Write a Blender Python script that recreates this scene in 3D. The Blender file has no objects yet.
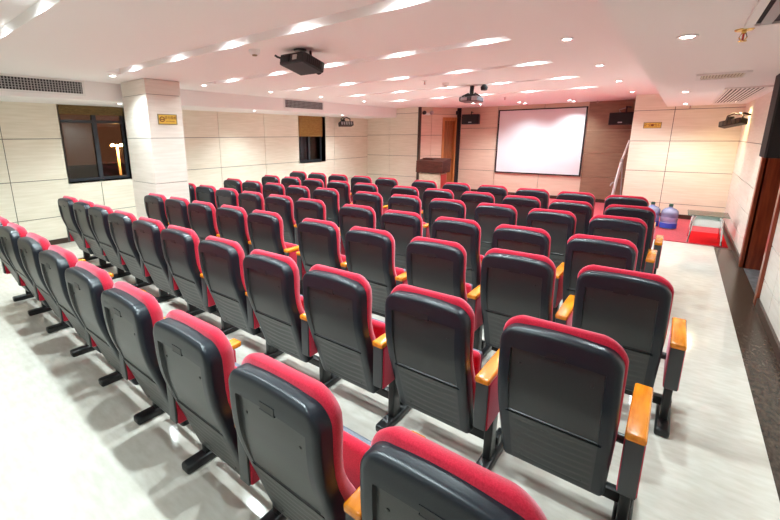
import bpy, bmesh, math, random
from mathutils import Vector, Matrix
random.seed(4)
S = bpy.context.scene
COL = S.collection
PI = math.pi

# ------------------------------------------------------------------ camera
EYE = 1.7575
cam_d = bpy.data.cameras.new('camera')
cam_d.sensor_fit = 'HORIZONTAL'; cam_d.sensor_width = 36.0
cam_d.lens = 403.5 / 780 * 36
cam_d.shift_x = 44.1 / 780
cam_d.shift_y = -33.55 / 780
cam_d.clip_start = 0.03; cam_d.clip_end = 400
cam = bpy.data.objects.new('camera', cam_d); COL.objects.link(cam)
_f = Vector((-0.6187, 0.7546, -0.2188)).normalized()
_r = Vector((0.7743, 0.6328, -0.0068)); _r = (_r - _f * _r.dot(_f)).normalized()
_u = _r.cross(_f)
cam.matrix_world = Matrix(((_r.x, _u.x, -_f.x, 0), (_r.y, _u.y, -_f.y, 0), (_r.z, _u.z, -_f.z, EYE), (0, 0, 0, 1)))
S.camera = cam

# ------------------------------------------------------------------ world, exposure
W = bpy.data.worlds.new('night'); S.world = W; W.use_nodes = True
W.node_tree.nodes['Background'].inputs[0].default_value = (0.040, 0.014, 0.006, 1)
W.node_tree.nodes['Background'].inputs[1].default_value = 1.0
vs = S.view_settings
vs.view_transform = 'Standard'; vs.look = 'None'; vs.gamma = 1.0; vs.use_curve_mapping = False
vs.exposure = 1.82
try:
    S.cycles.use_denoising = True
    S.cycles.max_bounces = 8; S.cycles.diffuse_bounces = 5; S.cycles.glossy_bounces = 3
    S.cycles.sample_clamp_indirect = 6.0
    S.cycles.caustics_reflective = False; S.cycles.caustics_refractive = False
except Exception:
    pass
LAMP_W = 26.0          # power of one ceiling downlight
LAMP_COL = (0.80, 0.97, 0.99)

# ------------------------------------------------------------------ materials
MATS = {}
def sset(b, name, v):
    if name in b.inputs: b.inputs[name].default_value = v
def mat(name, col, rough=0.5, metal=0.0, spec=0.5, coat=0.0, sheen=0.0, emit=None, estr=1.0, trans=0.0, ior=1.45):
    if name in MATS: return MATS[name]
    m = bpy.data.materials.new(name); m.use_nodes = True
    b = m.node_tree.nodes['Principled BSDF']
    b.inputs['Base Color'].default_value = (*col, 1); b.inputs['Roughness'].default_value = rough
    b.inputs['Metallic'].default_value = metal
    sset(b, 'Specular IOR Level', spec); sset(b, 'Coat Weight', coat); sset(b, 'Coat Roughness', 0.08)
    sset(b, 'Sheen Weight', sheen); sset(b, 'Transmission Weight', trans); sset(b, 'IOR', ior)
    if emit:
        sset(b, 'Emission Color', (*emit, 1)); sset(b, 'Emission Strength', estr)
    MATS[name] = m
    return m
def vary(m, c1, c2, scale=(1, 1, 1), nscale=4.0, detail=6.0, lo=0.35, hi=0.65, bump=0.0, obj=False, wave=False):
    """base colour between two tones through noise stretched along the axes"""
    nt = m.node_tree; b = nt.nodes['Principled BSDF']
    tc = nt.nodes.new('ShaderNodeTexCoord'); geo = nt.nodes.new('ShaderNodeNewGeometry')
    mp = nt.nodes.new('ShaderNodeMapping'); mp.inputs['Scale'].default_value = scale
    nt.links.new(tc.outputs['Object'] if obj else geo.outputs['Position'], mp.inputs['Vector'])
    nz = nt.nodes.new('ShaderNodeTexNoise'); nz.inputs['Scale'].default_value = nscale; nz.inputs['Detail'].default_value = detail
    nt.links.new(mp.outputs[0], nz.inputs['Vector'])
    rp = nt.nodes.new('ShaderNodeValToRGB')
    rp.color_ramp.elements[0].position = lo; rp.color_ramp.elements[0].color = (*c1, 1)
    rp.color_ramp.elements[1].position = hi; rp.color_ramp.elements[1].color = (*c2, 1)
    nt.links.new(nz.outputs['Fac'], rp.inputs[0]); nt.links.new(rp.outputs[0], b.inputs['Base Color'])
    if bump:
        bp = nt.nodes.new('ShaderNodeBump'); bp.inputs['Strength'].default_value = bump; bp.inputs['Distance'].default_value = 0.003
        nt.links.new(nz.outputs['Fac'], bp.inputs['Height']); nt.links.new(bp.outputs[0], b.inputs['Normal'])
    return m

M_wall = vary(mat('cream_stone', (.8, .75, .62), .38), (.75, .685, .555), (.845, .785, .67), (1.2, 1.2, 14), 2.2, 8, .3, .7)
M_white_stone = vary(mat('white_stone', (.8, .78, .72), .35), (.71, .655, .58), (.80, .755, .69), (1.2, 1.2, 14), 2.2, 8, .3, .7)
M_pink = vary(mat('stage_stone', (.8, .6, .45), .38), (.66, .50, .38), (.74, .58, .46), (1.2, 1.2, 12), 2.0, 8, .3, .7)
M_brownpanel = vary(mat('brown_panel', (.3, .17, .1), .38), (.24, .135, .085), (.31, .18, .115), (2, 2, 10), 2.0, 8, .3, .7)
M_seam = mat('seam_grey', (.16, .14, .11), .7)
M_lightseam = mat('light_seam', (.55, .42, .32), .6)
M_ceil = mat('white_paint', (.86, .845, .84), .8, spec=.2)
M_floor = vary(mat('marble_tile', (.75, .72, .66), .11, spec=.5), (.555, .51, .445), (.645, .605, .55), (1.5, 4.5, 1), 6.0, 10, .3, .68)
M_granite = vary(mat('dark_granite', (.06, .04, .03), .24, spec=.3), (.026, .018, .013), (.095, .066, .047), (5, 2.5, 1), 9, 9, .35, .8)
M_threshold = vary(mat('grey_threshold', (.12, .12, .12), .3), (.07, .07, .075), (.17, .17, .17), (1, 1, 1), 14, 6)
M_carpet = vary(mat('red_carpet', (.62, .02, .04), .95, spec=.1, sheen=.3), (.40, .010, .024), (.54, .022, .045), (1, 1, 1), 40, 4, bump=.4)
M_matred = vary(mat('bright_red_mat', (.6, .01, .01), .9, spec=.1), (.56, .004, .008), (.66, .008, .012), (1, 1, 1), 60, 4, bump=.4)
M_base = mat('dark_baseboard', (.05, .028, .02), .3)
M_shell = vary(mat('charcoal_shell_plastic', (.03, .033, .038), .32, spec=.45), (.008, .011, .017), (.011, .015, .022), (1, 1, 1), 260, 2, bump=.06, obj=True)
M_panel = vary(mat('grey_panel_plastic', (.05, .055, .055), .36, spec=.75), (.018, .020, .021), (.023, .025, .026), (1, 1, 1), 260, 2, bump=.08, obj=True)
M_slot = mat('black_slot', (.012, .012, .014), .4)
M_fabric = vary(mat('crimson_fabric', (.6, .02, .05), .85, spec=.15, sheen=.55), (.43, .008, .027), (.55, .016, .045), (1, 1, 1), 230, 3, bump=.25, obj=True)
sset(M_fabric.node_tree.nodes['Principled BSDF'], 'Sheen Tint', (1.0, .62, .72, 1))
M_cap = vary(mat('orange_wood', (.75, .28, .03), .22, coat=.6), (.62, .165, .006), (.82, .29, .016), (9, 1.2, 3), 4, 6, obj=True)
M_armpanel = mat('dark_grey_arm_panel', (.055, .058, .06), .45)
M_steel_black = mat('black_steel', (.012, .012, .013), .32)
M_pan = mat('blue_grey_seat_pan', (.12, .13, .17), .4)
M_black = mat('black_plastic', (.012, .012, .014), .38)
M_blackmat = mat('black_matte', (.008, .008, .009), .7)
M_silver = mat('silver_plastic', (.45, .45, .47), .35)
M_chrome = mat('chrome', (.82, .82, .84), .12, metal=1)
M_grille_white = mat('white_metal', (.78, .78, .77), .45)
M_grille_grey = mat('grey_louver', (.36, .36, .37), .5)
M_void = mat('dark_void', (.02, .02, .025), .8)
M_screen = mat('screen_white', (.72, .71, .74), .8, spec=.1)
M_wood_door = vary(mat('reddish_door_wood', (.22, .035, .012), .3, coat=.3), (.16, .022, .008), (.26, .05, .016), (10, 10, .8), 3, 6)
M_wood_dark = vary(mat('deep_brown_door', (.07, .018, .01), .35), (.05, .012, .008), (.09, .024, .012), (10, 10, .8), 3, 6)
M_wood_orange = vary(mat('honey_door_wood', (.5, .2, .06), .35), (.42, .15, .04), (.56, .24, .08), (10, 10, .8), 3, 6)
M_wood_honey = vary(mat('brown_door_leaf', (.30, .10, .03), .35), (.22, .075, .02), (.34, .13, .04), (10, 10, .8), 3, 6)
M_podium = vary(mat('mahogany', (.11, .032, .022), .55, spec=.25), (.05, .013, .009), (.085, .024, .015), (3, 3, 12), 3, 6)
M_podium_light = vary(mat('pale_veneer', (.45, .36, .25), .45), (.40, .31, .22), (.50, .41, .30), (3, 3, 12), 3, 6)
M_podium_red = mat('red_veneer', (.35, .02, .015), .4)
M_brass = mat('brass', (.75, .5, .16), .25, metal=1)
M_gold = mat('gold_plate', (.78, .50, .08), .4, metal=.25)
M_signink = mat('brown_ink', (.22, .06, .01), .5)
M_signedge = mat('dark_sign_edge', (.25, .20, .10), .5)
M_blind = vary(mat('amber_roller_blind', (.36, .2, .06), .8), (.28, .15, .035), (.42, .24, .075), (5, 5, 40), 3, 6)
M_olive = vary(mat('olive_roller_blind', (.2, .13, .04), .8), (.12, .08, .025), (.26, .17, .06), (6, 6, 50), 3, 6)
M_winframe = mat('dark_aluminium', (.045, .05, .06), .4, metal=.3)
M_reveal = mat('window_reveal_stone', (.62, .60, .50), .5)
M_lamp = mat('lamp_lens', (1, 1, 1), .4, emit=(1, .97, .93), estr=14)
M_ring = mat('lamp_ring', (.8, .8, .8), .3, metal=.6)
M_asphalt = mat('asphalt', (.05, .045, .04), .8)
M_sodium = mat('sodium_lamp', (1, .5, .1), .4, emit=(1, .45, .08), estr=260)
M_pole = mat('lamp_pole_grey', (.10, .09, .08), .5)
def tinted(name, tint, diff, k):
    m = bpy.data.materials.new(name); m.use_nodes = True; nt = m.node_tree; nt.nodes.clear()
    o = nt.nodes.new('ShaderNodeOutputMaterial'); mx = nt.nodes.new('ShaderNodeMixShader'); m2 = nt.nodes.new('ShaderNodeMixShader')
    t = nt.nodes.new('ShaderNodeBsdfTransparent'); t.inputs[0].default_value = (*tint, 1)
    df = nt.nodes.new('ShaderNodeBsdfDiffuse'); df.inputs[0].default_value = (*diff, 1)
    g = nt.nodes.new('ShaderNodeBsdfGlossy'); g.inputs['Roughness'].default_value = .08
    fr = nt.nodes.new('ShaderNodeFresnel'); fr.inputs[0].default_value = 1.35
    mx.inputs[0].default_value = k
    nt.links.new(t.outputs[0], mx.inputs[1]); nt.links.new(df.outputs[0], mx.inputs[2])
    nt.links.new(fr.outputs[0], m2.inputs[0]); nt.links.new(mx.outputs[0], m2.inputs[1]); nt.links.new(g.outputs[0], m2.inputs[2])
    nt.links.new(m2.outputs[0], o.inputs[0]); return m
M_water = tinted('blue_bottle_plastic_shell', (.72, .78, .97), (.58, .64, .92), .34)
M_bluebase = tinted('deep_blue_plastic', (.30, .42, .98), (.07, .16, .85), .6)
M_watercap = mat('green_cap', (.03, .10, .07), .4)
M_handle = mat('white_label', (.8, .8, .85), .5)
M_shelf = mat('white_shelf', (.82, .82, .8), .3)
M_redled = mat('red_glass_bulb', (.55, .03, .02), .2)
def glass(name, tint, refl=.08):
    m = bpy.data.materials.new(name); m.use_nodes = True; nt = m.node_tree; nt.nodes.clear()
    o = nt.nodes.new('ShaderNodeOutputMaterial'); mx = nt.nodes.new('ShaderNodeMixShader')
    t = nt.nodes.new('ShaderNodeBsdfTransparent'); t.inputs[0].default_value = (*tint, 1)
    g = nt.nodes.new('ShaderNodeBsdfGlossy'); g.inputs['Roughness'].default_value = .02
    fr = nt.nodes.new('ShaderNodeFresnel'); fr.inputs[0].default_value = 1.5
    nt.links.new(fr.outputs[0], mx.inputs[0]); nt.links.new(t.outputs[0], mx.inputs[1]); nt.links.new(g.outputs[0], mx.inputs[2])
    nt.links.new(mx.outputs[0], o.inputs[0]); return m
M_glass = glass('window_glass', (.75, .78, .8))
M_tglass = glass('table_glass', (.80, .90, .86))

# ------------------------------------------------------------------ helpers
class MB:
    def __init__(s): s.v = []; s.f = []; s.m = []
    def poly(s, pts, faces, mi=0):
        n = len(s.v); s.v += [tuple(p) for p in pts]
        for f in faces: s.f.append([n + i for i in f]); s.m.append(mi)
        return s
    def box(s, a, b, mi=0, M=None):
        x0, y0, z0 = a; x1, y1, z1 = b
        p = [(x0, y0, z0), (x1, y0, z0), (x1, y1, z0), (x0, y1, z0), (x0, y0, z1), (x1, y0, z1), (x1, y1, z1), (x0, y1, z1)]
        if M is not None: p = [M @ Vector(q) for q in p]
        return s.poly(p, [(0, 3, 2, 1), (4, 5, 6, 7), (0, 1, 5, 4), (1, 2, 6, 5), (2, 3, 7, 6), (3, 0, 4, 7)], mi)
    def rbox(s, a, b, r=.01, mi=0, M=None, seg=3):
        """box with rounded edges (bevelled through bmesh)"""
        bm = bmesh.new(); bmesh.ops.create_cube(bm, size=1)
        c = [(a[i] + b[i]) / 2 for i in range(3)]; d = [b[i] - a[i] for i in range(3)]
        for v in bm.verts: v.co = Vector((c[0] + v.co.x * d[0], c[1] + v.co.y * d[1], c[2] + v.co.z * d[2]))
        bmesh.ops.bevel(bm, geom=bm.edges[:], offset=min(r, min(d) * .49), segments=seg, profile=.5, affect='EDGES')
        s.from_bm(bm, mi, M); bm.free(); return s
    def from_bm(s, bm, mi=0, M=None):
        bm.verts.index_update()
        s.poly([(M @ v.co) if M is not None else v.co.copy() for v in bm.verts], [[v.index for v in f.verts] for f in bm.faces], mi)
    def lathe(s, prof, c=(0, 0, 0), n=20, mi=0, M=None):
        pts = []
        for r, z in prof:
            for k in range(n):
                a = 2 * PI * k / n; pts.append(Vector((c[0] + r * math.cos(a), c[1] + r * math.sin(a), c[2] + z)))
        fs = []
        for i in range(len(prof) - 1):
            for k in range(n): fs.append((i * n + k, i * n + (k + 1) % n, (i + 1) * n + (k + 1) % n, (i + 1) * n + k))
        fs.append(tuple(reversed(range(n)))); fs.append(tuple((len(prof) - 1) * n + k for k in range(n)))
        if M is not None: pts = [M @ p for p in pts]
        return s.poly(pts, fs, mi)
    def tube(s, path, r, n=10, mi=0):
        path = [Vector(p) for p in path]; rings = []
        up = Vector((0, 0, 1))
        for i, p in enumerate(path):
            d = (path[min(i + 1, len(path) - 1)] - path[max(i - 1, 0)]).normalized()
            a = d.cross(up)
            if a.length < .05: a = d.cross(Vector((1, 0, 0)))
            a.normalize(); b = d.cross(a).normalized()
            rr = r[i] if isinstance(r, (list, tuple)) else r
            rings.append([p + (a * math.cos(2 * PI * k / n) + b * math.sin(2 * PI * k / n)) * rr for k in range(n)])
        fs = []
        for i in range(len(path) - 1):
            for k in range(n): fs.append((i * n + k, i * n + (k + 1) % n, (i + 1) * n + (k + 1) % n, (i + 1) * n + k))
        fs.append(tuple(reversed(range(n)))); fs.append(tuple((len(path) - 1) * n + k for k in range(n)))
        return s.poly(sum(rings, []), fs, mi)
    def mesh(s, name, mats, smooth=False, angle=40):
        me = bpy.data.meshes.new(name); me.from_pydata(s.v, [], s.f)
        for m in (mats if isinstance(mats, (list, tuple)) else [mats]): me.materials.append(m)
        me.polygons.foreach_set('material_index', s.m)
        bm = bmesh.new(); bm.from_mesh(me); bmesh.ops.recalc_face_normals(bm, faces=bm.faces[:]); bm.to_mesh(me); bm.free()
        if smooth:
            me.polygons.foreach_set('use_smooth', [True] * len(me.polygons))
            try: me.set_sharp_from_angle(angle=math.radians(angle))
            except Exception: pass
        me.update(); return me
    def build(s, name, mats, parent=None, smooth=False, angle=40, loc=None, rot=None, label=None):
        o = bpy.data.objects.new(name, s.mesh(name, mats, smooth, angle)); COL.objects.link(o)
        if parent is not None: o.parent = parent
        if loc is not None: o.location = loc
        if rot is not None: o.rotation_euler = rot
        if label: o['label'] = label
        return o
def tag(o, label, cat, group=None):
    o['label'] = label; o['category'] = cat
    if group: o['group'] = group
    return o
def struct(o): o['kind'] = 'structure'; return o
def thing(name, label, cat, loc=(0, 0, 0), rot=(0, 0, 0), group=None):
    o = bpy.data.objects.new(name, None); COL.objects.link(o); o.empty_display_size = .1
    o.location = loc; o.rotation_euler = rot
    return tag(o, label, cat, group)
def dup_tree(o, parent=None):
    c = o.copy(); COL.objects.link(c); c.parent = parent
    for ch in list(o.children): dup_tree(ch, c)
    return c
ORD = ['first', 'second', 'third', 'fourth', 'fifth', 'sixth', 'seventh', 'eighth', 'ninth', 'tenth', 'eleventh']

# ------------------------------------------------------------------ setting
XL, XR = -8.0, 0.83
YF, YB, YS = 10.9, -2.6, 12.3
ZC, ZS = 2.57, 2.30
XSL, XSR = -6.9, -0.345        # faces of the dropped soffits

fl = MB().box((XL - .3, YB - .2, -.12), (0.60, YF + 2.0, 0)); fl = struct(fl.build('floor', M_floor))
struct(MB().box((0.60, YB - .2, -.12), (XR + .02, 8.42, 0.0)).build('trim_1', M_granite))
struct(MB().box((XR + .02, 5.80, -.12), (XR + .9, 7.36, 0.0)).build('trim_2', M_threshold))
struct(MB().box((-6.6, 8.50, 0.0), (0.77, YS + .05, 0.012)).build('floor_carpet', M_carpet))
struct(MB().box((0.60, 8.42, -.12), (XR + .02, YF + .1, -.001)).build('trim_3', M_base))

def panel_wall(name, P0, U, N, useams, zseams, ulen, z0, z1, holes=(), m=M_wall, ms=M_seam, gap=.011, thick=.014):
    """clad wall: stone slabs over a backing, open joints along the seam lines; holes are (u0,u1,z0,z1)"""
    U = Vector(U).normalized(); N = Vector(N).normalized(); P0 = Vector(P0)
    us = sorted(set([0, ulen] + [u for u in useams if 0 < u < ulen] + [h[i] for h in holes for i in (0, 1)]))
    zs = sorted(set([z0, z1] + [z for z in zseams if z0 < z < z1] + [h[i] for h in holes for i in (2, 3)]))
    def P(u, z, d): return P0 + U * u + N * d + Vector((0, 0, z))
    mb = MB()
    def slab(a, b, c, e, d0, d1, mi):
        p = [P(a, c, d0), P(b, c, d0), P(b, e, d0), P(a, e, d0), P(a, c, d1), P(b, c, d1), P(b, e, d1), P(a, e, d1)]
        mb.poly(p, [(0, 3, 2, 1), (4, 5, 6, 7), (0, 1, 5, 4), (1, 2, 6, 5), (2, 3, 7, 6), (3, 0, 4, 7)], mi)
    for i in range(len(us) - 1):
        for j in range(len(zs) - 1):
            a, b, c, e = us[i], us[i + 1], zs[j], zs[j + 1]
            mu, mz = (a + b) / 2, (c + e) / 2
            if any(h[0] < mu < h[1] and h[2] < mz < h[3] for h in holes): continue
            slab(a, b, c, e, -.20, 0, 1)
            g = gap / 2
            slab(a + (g if a in useams else 0), b - (g if b in useams else 0), c + (g if c in zseams else 0), e - (g if e in zseams else 0), .0005, thick, 0)
    return struct(mb.build(name, [m, ms]))

W1 = (2.34, 3.40, 1.01, 2.31); W2 = (7.80, 8.84, 1.05, 2.31)
zl = [.46, 1.08, 1.745]
def hl(w): return (w[0] - YB, w[1] - YB, w[2], w[3])
panel_wall('wall_left', (XL - .014, YB, 0), (0, 1, 0), (1, 0, 0), [v - YB for v in (-1.0, .28, 1.55, 2.83, 4.06, 5.33, 6.62, 7.95, 9.25)], zl, YF - YB, 0, ZS, [hl(W1), hl(W2)])
panel_wall('wall_front_left', (XL, YF + .014, 0), (1, 0, 0), (0, -1, 0), [.86], [.52, 1.15, 1.78, 2.41], 1.9, 0, ZC)
panel_wall('wall_front_right', (-.90, YF + .014, 0), (1, 0, 0), (0, -1, 0), [.69], [.31, .98, 1.61, 2.24], XR + .9, 0, ZC)
DOOR = (5.80, 7.36, 0, 2.08)
panel_wall('wall_right', (XR + .014, YB, 0), (0, 1, 0), (-1, 0, 0), [v - YB for v in (-1.2, .1, 1.4, 2.7, 4.0, 5.2, 8.1, 9.55)], [.30, .65, 1.02, 1.61], YF - YB, 0, ZS, [(DOOR[0] - YB, DOOR[1] - YB, 0, 2.08)], m=M_white_stone)
panel_wall('wall_rear', (XL, YB - .014, 0), (1, 0, 0), (0, 1, 0), [1.3 * k for k in range(1, 7)], zl, XR - XL, 0, ZC)
# stage recess: slanting left side, back with brown cladding beside the screen, right return
SL0, SL1 = Vector((-6.1, YF, 0)), Vector((-5.42, YS, 0))
sdir = (SL1 - SL0); slen = sdir.length; sn = Vector((sdir.y, -sdir.x, 0)).normalized()
SD = (.86, 1.36, 0, 2.24)
panel_wall('wall_stage_left', SL0, sdir, sn, [.43], [.57, 1.15, 1.76, 2.38], slen, 0, ZC, [SD], m=M_pink)
panel_wall('wall_stage_back', (SL1.x - .3, YS + .014, 0), (1, 0, 0), (0, -1, 0), [1.43, 2.68], [.70, 1.33, 1.96], 3.74, 0, ZC, m=M_pink)
panel_wall('wall_stage_cladding', (-1.98, YS + .014, 0), (1, 0, 0), (0, -1, 0), [], [.67, 1.27, 1.86], 1.10, 0, ZC, m=M_brownpanel, ms=M_lightseam)
panel_wall('wall_stage_right', (-.886, YF + .02, 0), (0, 1, 0), (-1, 0, 0), [], [.67, 1.27, 1.86], YS - YF, 0, ZC, m=M_brownpanel, ms=M_lightseam)
# dark corner posts of the stage opening
struct(MB().box((-6.13, YF - .035, 0), (-6.06, YF + .04, ZC)).build('trim_4', M_base))
mbp = MB(); d = sdir.normalized()
p = SL1 - d * .11 + sn * .02
mbp.poly([p - d * .08 + sn * .0, p + d * .05, p + d * .05 + sn * .04, p - d * .08 + sn * .04] + [q + Vector((0, 0, ZC)) for q in (p - d * .08, p + d * .05, p + d * .05 + sn * .04, p - d * .08 + sn * .04)],
         [(0, 1, 2, 3), (4, 5, 6, 7), (0, 1, 5, 4), (1, 2, 6, 5), (2, 3, 7, 6), (3, 0, 4, 7)])
struct(mbp.build('trim_5', M_blackmat))

# baseboards
struct(MB().box((XL, YB, 0), (XL + .022, YF, .085)).build('baseboard_left', M_base))
struct(MB().box((XL + .022, YF - .022, 0), (-6.13, YF, .085)).build('baseboard_front', M_base))
struct(MB().box((-.90, YF - .022, .012), (XR, YF, .10)).build('baseboard_front_right', M_base))
mb = MB(); mb.box((XR - .02, YB, 0), (XR, DOOR[0] - .07, .09)); mb.box((XR - .02, DOOR[1] + .07, 0), (XR, YF - .022, .09))
struct(mb.build('baseboard_right', M_base))
struct(MB().box((-5.4, YS - .022, .012), (-.90, YS, .10)).build('baseboard_stage', M_base))

# ceiling with recessed troughs
TR = [-1.20, .99, 2.46, 3.88, 5.38, 6.97, 8.65]      # far edges of the troughs
TW, TX0, TX1, TH = .19, -5.80, -1.28, .075
mb = MB()
mb.box((XSL - .05, YB, ZC), (TX0, YS + .1, ZC + .03)); mb.box((TX1, YB, ZC), (XSR + .05, YS + .1, ZC + .03))
ys = [YB]
for t in TR: ys += [t - TW, t]
ys.append(YS + .1)
for i in range(0, len(ys), 2): mb.box((TX0, ys[i], ZC), (TX1, ys[i + 1], ZC + .03))
for t in TR:
    mb.box((TX0 - .03, t - TW - .03, ZC + TH), (TX1 + .03, t + .03, ZC + TH + .03))
    mb.box((TX0 - .03, t - TW - .03, ZC + .03), (TX1 + .03, t - TW, ZC + TH)); mb.box((TX0 - .03, t, ZC + .03), (TX1 + .03, t + .03, ZC + TH))
    mb.box((TX0 - .03, t - TW, ZC + .03), (TX0, t, ZC + TH)); mb.box((TX1, t - TW, ZC + .03), (TX1 + .03, t, ZC + TH))
struct(mb.build('ceiling', M_ceil))
struct(MB().box((XL - .2, YB, ZS), (XSL, YF, ZC + .12)).build('ceiling_soffit_left', M_ceil))
struct(MB().box((XSR, YB, ZS), (XR + 1.2, YF, ZC + .12)).build('ceiling_soffit_right', M_ceil))

# column
cx0, cx1, cy0, cy1 = -6.74, -5.97, 2.84, 3.36
mb = MB(); mb.box((cx0 + .012, cy0 + .012, 0), (cx1 - .012, cy1 - .012, ZC), 1)
prev = 0
for z in (.46, 1.08, 1.745, 2.36, ZC):
    mb.box((cx0, cy0, prev + .004), (cx1, cy1, z - .004)); prev = z
struct(mb.build('column', [M_white_stone, M_seam]))

# windows in the left wall
def window(n, w, blind_z, blind_m, muls):
    y0, y1, z0, z1 = w
    root = bpy.data.objects.new('window_%d' % n, None); COL.objects.link(root); struct(root)
    root.location = (XL, (y0 + y1) / 2, z0)
    def B(name, mb, m, **k):
        o = mb.build(name, m, root, **k); o.matrix_parent_inverse = Matrix.Translation(-root.location); return o
    dp = .24
    rv = MB(); t = .02
    rv.box((XL - dp, y0 - t, z0 - t), (XL, y0, z1)); rv.box((XL - dp, y1, z0 - t), (XL, y1 + t, z1))
    rv.box((XL - dp, y0, z0 - t), (XL, y1, z0)); rv.box((XL - dp, y0, z1), (XL, y1, z1 + t))
    B('window_reveal', rv, M_reveal)
    fr = MB(); a, b, e = XL - .20, XL - .15, .05
    fr.box((a, y0, z0), (b, y0 + e, z1)); fr.box((a, y1 - e, z0), (b, y1, z1)); fr.box((a, y0 + e, z0), (b, y1 - e, z0 + e)); fr.box((a, y0 + e, z1 - e), (b, y1 - e, z1))
    for u in muls: fr.box((a - .01, u - .035, z0 + e), (b + .01, u + .035, z1 - e))
    if n == 1: fr.box((a, y0 + e, z1 - .30), (b, y1 - e, z1 - .25))
    B('window_frame', fr, M_winframe)
    B('glass_pane', MB().box((XL - .178, y0 + e, z0 + e), (XL - .172, y1 - e, z1 - e)), M_glass)
    bl = MB(); k = 8; zt = z1 - .003
    for i in range(k):
        za = zt - (zt - blind_z) * i / k; zb = zt - (zt - blind_z) * (i + 1) / k
        bl.box((XL - .10 - .006 * (i % 2), y0 + .012, zb), (XL - .085 - .006 * (i % 2), y1 - .012, za))
    bl.tube([(XL - .09, y0 + .012, blind_z), (XL - .09, y1 - .012, blind_z)], .013, 8)
    B('roller_blind', bl, blind_m, label='rolled fabric blind at the top of the window')
    return root
window(1, W1, 2.16, M_olive, [2.90])
window(2, W2, 1.76, M_blind, [8.32])

# door in the right wall: wood lined opening, leaf set back
dr = bpy.data.objects.new('door_1', None); COL.objects.link(dr); struct(dr); dr.location = (XR, 6.58, 0)
def D(name, mb, m, **k):
    o = mb.build(name, m, dr, **k); o.matrix_parent_inverse = Matrix.Translation(-dr.location); return o
y0, y1, z1 = DOOR[0], DOOR[1], DOOR[3]
cs = MB()
for a, b in ((y0 - .075, y0 + .03), (y1 - .03, y1 + .075)): cs.rbox((XR - .028, a, 0), (XR + .04, b, z1 + .05), .01)
cs.rbox((XR - .028, y0 - .075, z1 - .03), (XR + .04, y1 + .075, z1 + .075), .01)
D('casing', cs, M_wood_door)
jb = MB(); jb.box((XR + .01, y1 - .03, 0), (XR + .32, y1, z1)); jb.box((XR + .01, y0, 0), (XR + .32, y0 + .03, z1)); jb.box((XR + .01, y0, z1 - .03), (XR + .32, y1, z1))
D('jamb', jb, M_wood_door)
lf = MB(); lf.box((XR + .33, y0, 0.005), (XR + .375, y1, z1))
for a, b in ((y0 + .12, 6.5), (6.66, y1 - .12)):
    lf.rbox((XR + .318, a, .2), (XR + .33, b, 1.0), .006); lf.rbox((XR + .318, a, 1.12), (XR + .33, b, 1.95), .006)
D('door_leaf', lf, M_wood_dark)
hn = MB()
for z in (.35, 1.27): 
    hn.tube([(XR + .30, 7.30, z - .06), (XR + .30, 7.30, z + .06)], .012, 10); hn.box((XR + .24, 7.318, z - .055), (XR + .31, 7.33, z + .055))
D('hinge', hn, M_brass, smooth=True)
struct(MB().box((XR + .375, y0 - .3, 0), (XR + .6, y1 + .3, ZC)).build('wall_corridor', M_void))

# stage door in the slanting wall
sd = bpy.data.objects.new('door_2', None); COL.objects.link(sd); struct(sd)
sd.matrix_world = Matrix.Translation(SL0) @ Matrix(((d.x, -sn.x, 0, 0), (d.y, -sn.y, 0, 0), (0, 0, 1, 0), (0, 0, 0, 1)))
cs = MB(); u0, u1, zt = SD[0], SD[1], SD[3]
cs.box((u0 - .03, -.03, 0), (u0 + .05, .12, zt + .05)); cs.box((u1 - .05, -.03, 0), (u1 + .03, .12, zt + .05)); cs.box((u0 + .05, -.03, zt - .05), (u1 - .05, .12, zt + .05))
cs.build('casing', M_wood_orange, sd)
lf = MB(); lf.box((u0 + .05, .05, .01), (u1 - .05, .09, zt - .05)); lf.rbox((u0 + .12, .04, .2), (u1 - .12, .05, 1.0), .006); lf.rbox((u0 + .12, .04, 1.12), (u1 - .12, .05, 2.05), .006)
lf.build('door_leaf', M_wood_honey, sd)
kb = MB(); kb.lathe([(.012, 0), (.012, .04), (.026, .05), (.026, .07), (.01, .08)], n=12, M=Matrix.Translation((u1 - .10, .05, 1.02)) @ Matrix.Rotation(PI / 2, 4, 'X'))
kb.build('door_knob', M_brass, sd, smooth=True)

# night outside
struct(MB().box((-140, -80, -6.4), (-9.5, 120, -6.3)).build('road', M_asphalt))
slp = thing('street_lamp', 'double headed orange street lamp glowing in the night outside the window', 'street lamp', (-30, 11.9, -6.3))
MB().tube([(0, 0, 0), (0, 0, 4), (0, 0, 7.6)], [.14, .11, .08], 10).build('pole', M_pole, slp, smooth=True)
ar = MB(); ar.tube([(0, -.26, 7.56), (0, 0, 7.5), (0, .26, 7.56)], .05, 8); ar.build('arm', M_pole, slp, smooth=True)
for s in (-1, 1):
    hd = MB(); hd.lathe([(.02, .07), (.11, .03), (.15, -.03), (.11, -.07), (.02, -.08)], (0, .27 * s, 7.56), 14)
    hd.build('lamp_head', M_sodium, slp, smooth=True)
def point(name, loc, col, w, r=.1, parent=None):
    l = bpy.data.lights.new(name, 'POINT'); l.color = col; l.energy = w; l.shadow_soft_size = r
    o = bpy.data.objects.new(name, l); COL.objects.link(o); o.location = loc
    if parent is not None: o.parent = parent
    return o
point('street_light_glow', (.6, 0, 7.3), (1, .42, .10), 2500, .3, slp)

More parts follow.
